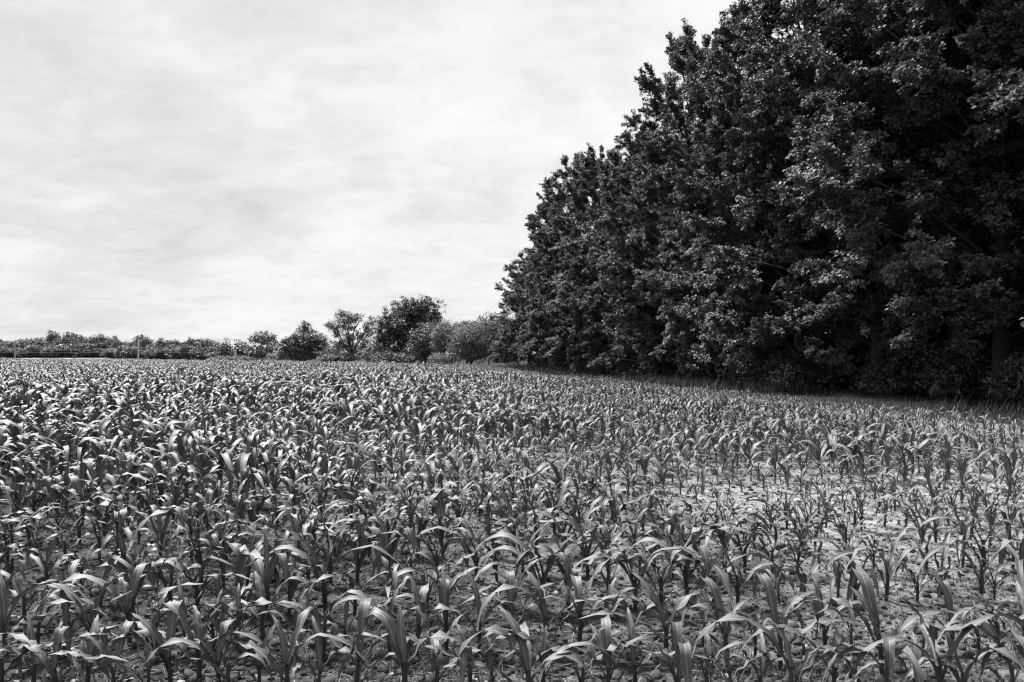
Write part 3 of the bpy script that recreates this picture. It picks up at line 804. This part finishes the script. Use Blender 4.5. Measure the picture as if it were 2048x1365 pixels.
def px_tree(name, d, lobes_px, mat, leaf, seed, label, cat, group=None, base_px=None, **kw):
    """lobes in photo pixels: (px, py, rx, ry[, depth offset m])"""
    bx = base_px if base_px is not None else np.mean([l[0] for l in lobes_px])
    b = at(bx, HOR, d); b[2] = 0
    L = []
    for l in lobes_px:
        p = at(l[0], l[1], d); rx = l[2]/F_PX*d; rz = l[3]/F_PX*d
        L.append((p[0]-b[0], (l[4] if len(l) > 4 else random.uniform(-.3, .3)*rx), p[2], rx, rx*.9, rz))
    return put_tree(name, lobe_tree(name, L, b, mat, leaf, seed, **kw), b[0], b[1], 0, 0, 1.0, label, cat, group)

# trees beyond the end of the field, after the photograph (pixel lobes)
px_tree('broadleaf_tree', 132, [(812, 640, 45, 40), (852, 640, 32, 42), (772, 662, 24, 30), (790, 690, 40, 34), (840, 690, 40, 34), (760, 705, 22, 22), (830, 622, 30, 22), (868, 668, 20, 34)],
        M_DARKLEAF, .30, 201, 'tall dark round-crowned tree standing highest beyond the end of the field', 'tree', base_px=812, tuft_d=.62, k_leaf=14)
px_tree('open_tree', 135, [(690, 638, 20, 11), (668, 652, 13, 8), (712, 636, 14, 10), (735, 652, 10, 11), (697, 655, 14, 8), (722, 668, 11, 9), (658, 650, 8, 6), (676, 698, 22, 18), (652, 712, 16, 10), (715, 702, 22, 15),
        (744, 640, 7, 8), (676, 668, 12, 7), (700, 676, 14, 8), (735, 690, 12, 14), (690, 690, 18, 10), (683, 626, 10, 6), (740, 668, 8, 8)],
        M_MIDLEAF, .26, 202, 'open crowned tree with sky showing between its limbs left of the tallest tree', 'tree', base_px=702, tuft_d=.60, k_leaf=10, trunk_r=.20, fill=.4)
px_tree('layered_tree', 140, [(632, 680, 20, 11), (640, 692, 18, 9), (618, 688, 22, 9), (585, 683, 17, 10), (570, 692, 13, 12), (600, 700, 26, 9), (634, 706, 24, 10), (575, 708, 18, 11), (615, 674, 15, 8), (648, 712, 10, 8), (605, 714, 24, 7), (590, 674, 10, 6)],
        M_MIDLEAF, .30, 203, 'broad dark layered tree with a flat spreading crown beside the right hand pole', 'tree', base_px=610, tuft_d=.62, k_leaf=12, droop=.0, upn=1.6)
px_tree('pointed_tree', 152, [(611, 650, 7, 8), (605, 659, 11, 6), (617, 663, 12, 7), (609, 671, 15, 8), (615, 684, 15, 10)],
        M_DARKLEAF, .30, 204, 'narrow pointed treetop rising behind the broad layered tree', 'tree', base_px=611, tuft_d=.65, k_leaf=10)
px_tree('umbrella_tree', 175, [(525, 674, 24, 9), (512, 680, 14, 7), (540, 682, 16, 8), (520, 704, 26, 14), (548, 700, 14, 12), (504, 708, 14, 10)],
        M_MIDLEAF, .34, 205, 'umbrella shaped tree directly behind the right hand utility pole', 'tree', base_px=524, tuft_d=.75, k_leaf=10)
px_tree('round_tree', 180, [(453, 698, 16, 16), (450, 710, 18, 10)], M_DARKLEAF, .36, 206, 'left one of a pair of dark round trees at the end of the distant wood', 'tree', 'pair of dark round trees', tuft_d=.75, k_leaf=11)
px_tree('round_tree', 178, [(484, 697, 16, 15), (488, 709, 16, 11)], M_DARKLEAF, .36, 207, 'right one of a pair of dark round trees at the end of the distant wood', 'tree', 'pair of dark round trees', tuft_d=.75, k_leaf=11)
px_tree('leafy_tree', 118, [(850, 672, 26, 22), (838, 695, 22, 20), (862, 700, 24, 22)], M_MIDLEAF, .26, 208, 'mid grey leafy tree in front of the right side of the tallest tree', 'tree', tuft_d=.55, k_leaf=12)
px_tree('pale_tree', 112, [(890, 665, 24, 22), (905, 690, 26, 22), (880, 690, 16, 18)], M_PALELEAF, .20, 209, 'soft pale willow-like tree right of the tallest tree', 'tree', tuft_d=.45, k_leaf=14, droop=.6, stems=2)
px_tree('pale_shrub', 104, [(930, 670, 24, 17), (957, 666, 24, 19), (940, 682, 36, 20), (925, 694, 26, 18), (962, 696, 26, 20), (940, 706, 34, 16)], M_PALELEAF, .19, 210, 'pale wide shrub with thin bare stems at the field corner', 'shrub', tuft_d=.45, k_leaf=11, stems=5, trunk_r=.07)
px_tree('leafy_tree', 116, [(985, 655, 30, 26), (965, 668, 22, 20), (1005, 670, 24, 24), (990, 695, 32, 24), (955, 690, 18, 20)], M_MIDLEAF, .24, 211, 'grey green tree between the pale shrub and the dark tree wall', 'tree', tuft_d=.5, k_leaf=12, stems=2)
px_tree('leafy_tree', 104, [(1012, 690, 22, 24), (1025, 665, 22, 26), (1000, 712, 22, 14), (1030, 710, 20, 16)], M_MIDLEAF, .22, 212, 'leafy sapling tree against the far left end of the dark tree wall', 'tree', tuft_d=.45, k_leaf=12)
px_tree('low_bush', 100, [(877, 716, 17, 8)], M_PALELEAF, .18, 213, 'low pale bush below the willow-like tree', 'bush', tuft_d=.4, k_leaf=10, limb=False, trunk_r=.05)
px_tree('low_bush', 102, [(897, 717, 16, 9)], M_DARKLEAF, .18, 214, 'low dark bush below the willow-like tree', 'bush', tuft_d=.4, k_leaf=11, limb=False, trunk_r=.05)
px_tree('low_bush', 132, [(662, 716, 20, 8), (690, 717, 18, 8)], M_MIDLEAF, .24, 215, 'low bush at the foot of the open crowned tree', 'bush', tuft_d=.5, k_leaf=11, limb=False, trunk_r=.05)
px_tree('low_bush', 112, [(768, 716, 24, 12), (800, 718, 24, 10)], M_DARKLEAF, .22, 216, 'dark bush under the left side of the tallest tree', 'bush', tuft_d=.5, k_leaf=11, limb=False, trunk_r=.05)
px_tree('low_bush', 150, [(556, 712, 16, 8), (566, 705, 10, 7)], M_MIDLEAF, .26, 218, 'low bush between the umbrella shaped tree and the layered tree', 'bush', tuft_d=.55, k_leaf=10, limb=False, trunk_r=.05)
px_tree('low_bush', 128, [(738, 708, 18, 12), (752, 698, 12, 12)], M_DARKLEAF, .26, 219, 'dark bush joining the open crowned tree to the tallest tree', 'bush', tuft_d=.55, k_leaf=11, limb=False, trunk_r=.05)
px_tree('leafy_tree', 122, [(925, 662, 22, 16), (905, 672, 18, 14), (948, 658, 20, 14), (930, 690, 34, 20), (965, 672, 16, 18)], M_MIDLEAF, .24, 220, 'mid grey tree showing behind the pale wide shrub at the field corner', 'tree', tuft_d=.5, k_leaf=13, stems=2)
px_tree('low_bush', 165, [(480, 717, 24, 4), (440, 718, 22, 4)], M_PALELEAF, .26, 217, 'pale low scrub below the pair of round trees', 'bush', tuft_d=.6, k_leaf=9, limb=False, trunk_r=.05)
# bare leaning stems
for q, (x0, y0, x1, y1, d, lab) in enumerate([(717, 722, 716, 676, 131, 'bare straight grey stem in front of the open crowned tree'), (982, 727, 968, 700, 103, 'thin bare stem leaning left under the grey green tree'),
                                  (978, 727, 975, 690, 103, 'thin upright pale stem under the grey green tree')]):
    a_ = at(x0, y0, d); b_ = at(x1, y1, d); a_[2] = -.1
    s_ = np.linspace(0, 1, 7)[:, None]
    pts = (a_*(1-s_)+b_*s_)-a_+rng.normal(0, .03, (7, 3)); pts[0] = (0, 0, 0)
    parts = [tube(pts, np.linspace(.10, .035, 7), 6)]
    for k in (3, 4, 5):
        e = pts[k]+np.array([rng.choice([-1, 1])*rng.uniform(.3, .7), rng.uniform(-.3, .3), rng.uniform(.4, .8)])
        parts.append(tube(np.array([pts[k], (pts[k]+e)/2+[0, 0, .05], e]), [.03, .02, .01], 4))
    v, f = join(parts)
    o = link('bare_stem', mesh('bare_stem', v, f, M_DARKPOLE, True), loc=a_); tag(o, lab, 'bare stem')

# distant wood on the left: every crown its own tree
FARV = []
for q in range(6):
    rr = np.random.default_rng(300+q)
    w_ = rr.uniform(3.0, 4.2)
    lobes = [(rr.uniform(-.5, .5)*w_, rr.uniform(-.5, .5)*w_, rr.uniform(3.2, 6.4), w_*rr.uniform(.5, .75), w_*rr.uniform(.5, .75), rr.uniform(1.5, 2.4)) for _ in range(5)]
    lobes += [(0, 0, 2.2, w_*.85, w_*.8, 2.0)]
    FARV.append(lobe_tree('far_tree_%d' % q, lobes, None, M_FARLEAF if q % 3 else M_MIDLEAF, .62, 300+q, tuft_d=1.15, k_leaf=8, trunk_r=.2, tuft_r=.5))
layers = [(372, 9.6, 'back', np.arange(-30, 440, 15.5)), (352, 8.0, 'middle', np.arange(-22, 445, 17.5)), (330, 5.6, 'front', np.arange(-15, 440, 16.5))]
for d, H, nm, pxs in layers:
    n = len(pxs)
    for q, px in enumerate(pxs):
        pxx = px+rng.uniform(-4, 4)
        env = np.interp(pxx, [-30, 20, 90, 160, 200, 260, 300, 370, 410, 440], [.95, .85, .98, 1.12, .9, .95, 1.0, 1.0, .95, .75])
        h = H*env*rng.uniform(.80, 1.16)*(1.14 if rng.random() < .10 else 1.0)
        dd = d+rng.uniform(-7, 7)-np.clip((pxx-230)/200, 0, 1)*110
        fac = dd/d
        b = at(pxx, HOR, dd)
        fe, kk = ('left', q+1) if q < n/2 else ('right', n-q)
        lab = f"{'taller' if nm == 'back' else ('low' if nm == 'front' else 'rounded')} tree in the {nm} layer of the distant wood, {ordinal(kk)} from the {fe}"
        put_tree('distant_tree', FARV[int(rng.integers(0, 6))], b[0], b[1], 0, rng.uniform(0, 6.28), (fac*rng.uniform(.9, 1.2), fac*rng.uniform(.9, 1.2), h*fac/8.2), lab, 'tree', 'trees of the distant wood')

# understory shrubs and grass margin under the wood
for q, y in enumerate([88, 83.5, 79, 74, 69, 64, 58, 52, 46, 40, 34.5, 30, 26, 22.5]):
    off = np.interp(y, [30, 80], [4.4, 3.5])+rng.uniform(-.4, 1.0)
    x = edge_x(y)+off*.976; yy = y+off*.22
    rr = np.random.default_rng(400+q)
    s0 = 1.3 if q < 6 else 1.0
    lobes = [(rr.uniform(-1, 1), rr.uniform(-1.2, 1.2), rr.uniform(.6, 1.5)*s0, rr.uniform(.8, 1.2), rr.uniform(.9, 1.3), rr.uniform(.6, 1.0)*s0) for _ in range(3)]
    put_tree('understory_shrub', lobe_tree('understory_shrub', lobes, None, M_MAPLE, .15, 400+q, tuft_d=.36, k_leaf=10, trunk_r=.04, limb=True, tuft_r=.25), x, yy, 0, 0, 1.0,
        f"dark shrub at the foot of the tree wall, {ordinal(q+1)} from its far end", 'shrub', 'shrubs under the tree wall')
# dark undergrowth filling the floor of the wood
rr = np.random.default_rng(77); nu = 5200
t = 14+rr.random(nu)*82; off = np.interp(t, [30, 80], [3.4, 2.8])+rr.random(nu)**.8*20
hc = rr.random(nu)**1.2*np.interp(off, [2.6, 6, 24], [1.2, 2.0, 3.6])
C = np.stack([edge_x(t)+off*.976, t+off*.22, hc], 1)
k_ = 11; c = np.repeat(C, k_, 0)+rr.normal(0, .32, (nu*k_, 3))*[1, 1, .6]; n = len(c); c[:, 2] = np.abs(c[:, 2])
ld = nrm(rr.normal(0, .7, (n, 3))+[-.3, 0, -.1]); nn = nrm(rr.normal(0, .4, (n, 3))+[-.4, -.1, .8])
L = rr.uniform(.16, .34, n)*np.repeat(np.interp(off, [2.6, 24], [.8, 1.7]), k_)
V, F, tn = leaf_cloud(c, ld, nn, L, L*.75, rr)
ug = link('undergrowth', mesh('undergrowth', V, F, M_MAPLE, False, tone=tn)); tag(ug, 'dark leafy undergrowth on the floor of the wood', 'undergrowth', None, 'stuff')

nb = 44000
t = 16+rng.random(nb)*78
off = rng.uniform(-3.3, 2.6, nb)-0*t; 
patch = vnoise(t, off*0, 3.0)
keep = (rng.random(nb) < np.clip(patch*1.5-.2, .35, 1)) & (off > -np.interp(t, [14, 25, 60, 92], [3.3, 3.3, 2.5, 1.0]))
t = t[keep]; off = off[keep]; patch = patch[keep]; n = len(t)
px_ = edge_x(t)+off*.976; py_ = t+off*.22
h = rng.uniform(.12, .5, n)*(.4+1.0*patch)*np.where(rng.random(n) < .05, 2.0, 1.0)*np.interp(t, [18, 30], [.5, 1.0])
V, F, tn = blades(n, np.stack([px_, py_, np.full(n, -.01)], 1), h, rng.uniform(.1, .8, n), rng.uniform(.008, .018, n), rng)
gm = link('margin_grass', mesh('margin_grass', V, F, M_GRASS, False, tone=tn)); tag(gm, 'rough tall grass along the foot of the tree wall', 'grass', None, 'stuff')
# fringe of pale grass along the end of the field
nb = 16000
xx = rng.uniform(-110, 3, nb); yy = field_end(xx)+rng.uniform(.3, 5.0, nb)
h = rng.uniform(.35, .8, nb)
V, F, tn = blades(nb, np.stack([xx, yy, np.full(nb, -.01)], 1), h, rng.uniform(.1, .8, nb), rng.uniform(.03, .07, nb), rng)
gm2 = link('verge_grass', mesh('verge_grass', V, F, M_PALELEAF, False, tone=tn)); tag(gm2, 'pale grass verge along the far end of the corn', 'grass', None, 'stuff')

# ------------------------------------------------------------------ utility poles and cables
POLES = [(30, 683, 262, .0, M_DARKPOLE, 'grey utility pole at the far left in front of the distant wood'),
         (277, 679, 240, .0, M_POLE, 'pale utility pole in the middle of the distant wood'),
         (534, 677, 200, 1.0, M_POLE, 'utility pole with a crossarm in front of the umbrella shaped tree')]
tops = []
for px, py, d, arm, mt, lab in POLES:
    b = at(px, py, d); Hh = b[2]
    root = empty('utility_pole', (b[0], b[1], 0)); tag(root, lab, 'utility pole', 'utility poles along the far side of the field')
    v, f = tube(np.array([(0, 0, -.3), (0, 0, Hh*.5), (0, 0, Hh)]), [.24, .22, .19], 8); link('post', mesh('post', v, f, mt, True), root)
    dirx = .8
    if arm:
        v, f = box(0, -.16, Hh-.55, 1.9, .12, .14); link('crossarm', mesh('crossarm', v, f, mt), root)
        xsx = (-.85, .85)
    else: xsx = (0,)
    for x_ in xsx:
        z_ = Hh-.48 if arm else Hh
        v, f = tube(np.array([(x_, -.16*bool(arm), z_), (x_, -.16*bool(arm), z_+.12), (x_, -.16*bool(arm), z_+.22)]), [.05, .07, .03], 6)
        link('insulator', mesh('insulator', v, f, M_CERAMIC, True), root)
    tops.append(np.array([b[0], b[1], Hh]))
left = tops[0]+(tops[0]-tops[1])*1.0; left[2] = tops[0][2]
runs = [left]+tops
for drop, sag, lab in ((.0, .5, 'top power cable strung between the utility poles'), (2.9, .35, 'middle cable strung between the utility poles'), (3.7, .35, 'lowest cable strung between the utility poles')):
    pts = []
    for a_, b_ in zip(runs[:-1], runs[1:]):
        for t_ in np.linspace(0, 1, 13)[:-1]:
            p = a_*(1-t_)+b_*t_; pts.append(p-[0, .25, drop-.1+sag*4*t_*(1-t_)])
    pts.append(runs[-1]-[0, .25, drop-.1])
    v, f = tube(np.array(pts), [.03]*len(pts), 4)
    o = link('power_cable', mesh('power_cable', v, f, M_WIRE)); tag(o, lab, 'cable', 'cables between the utility poles')
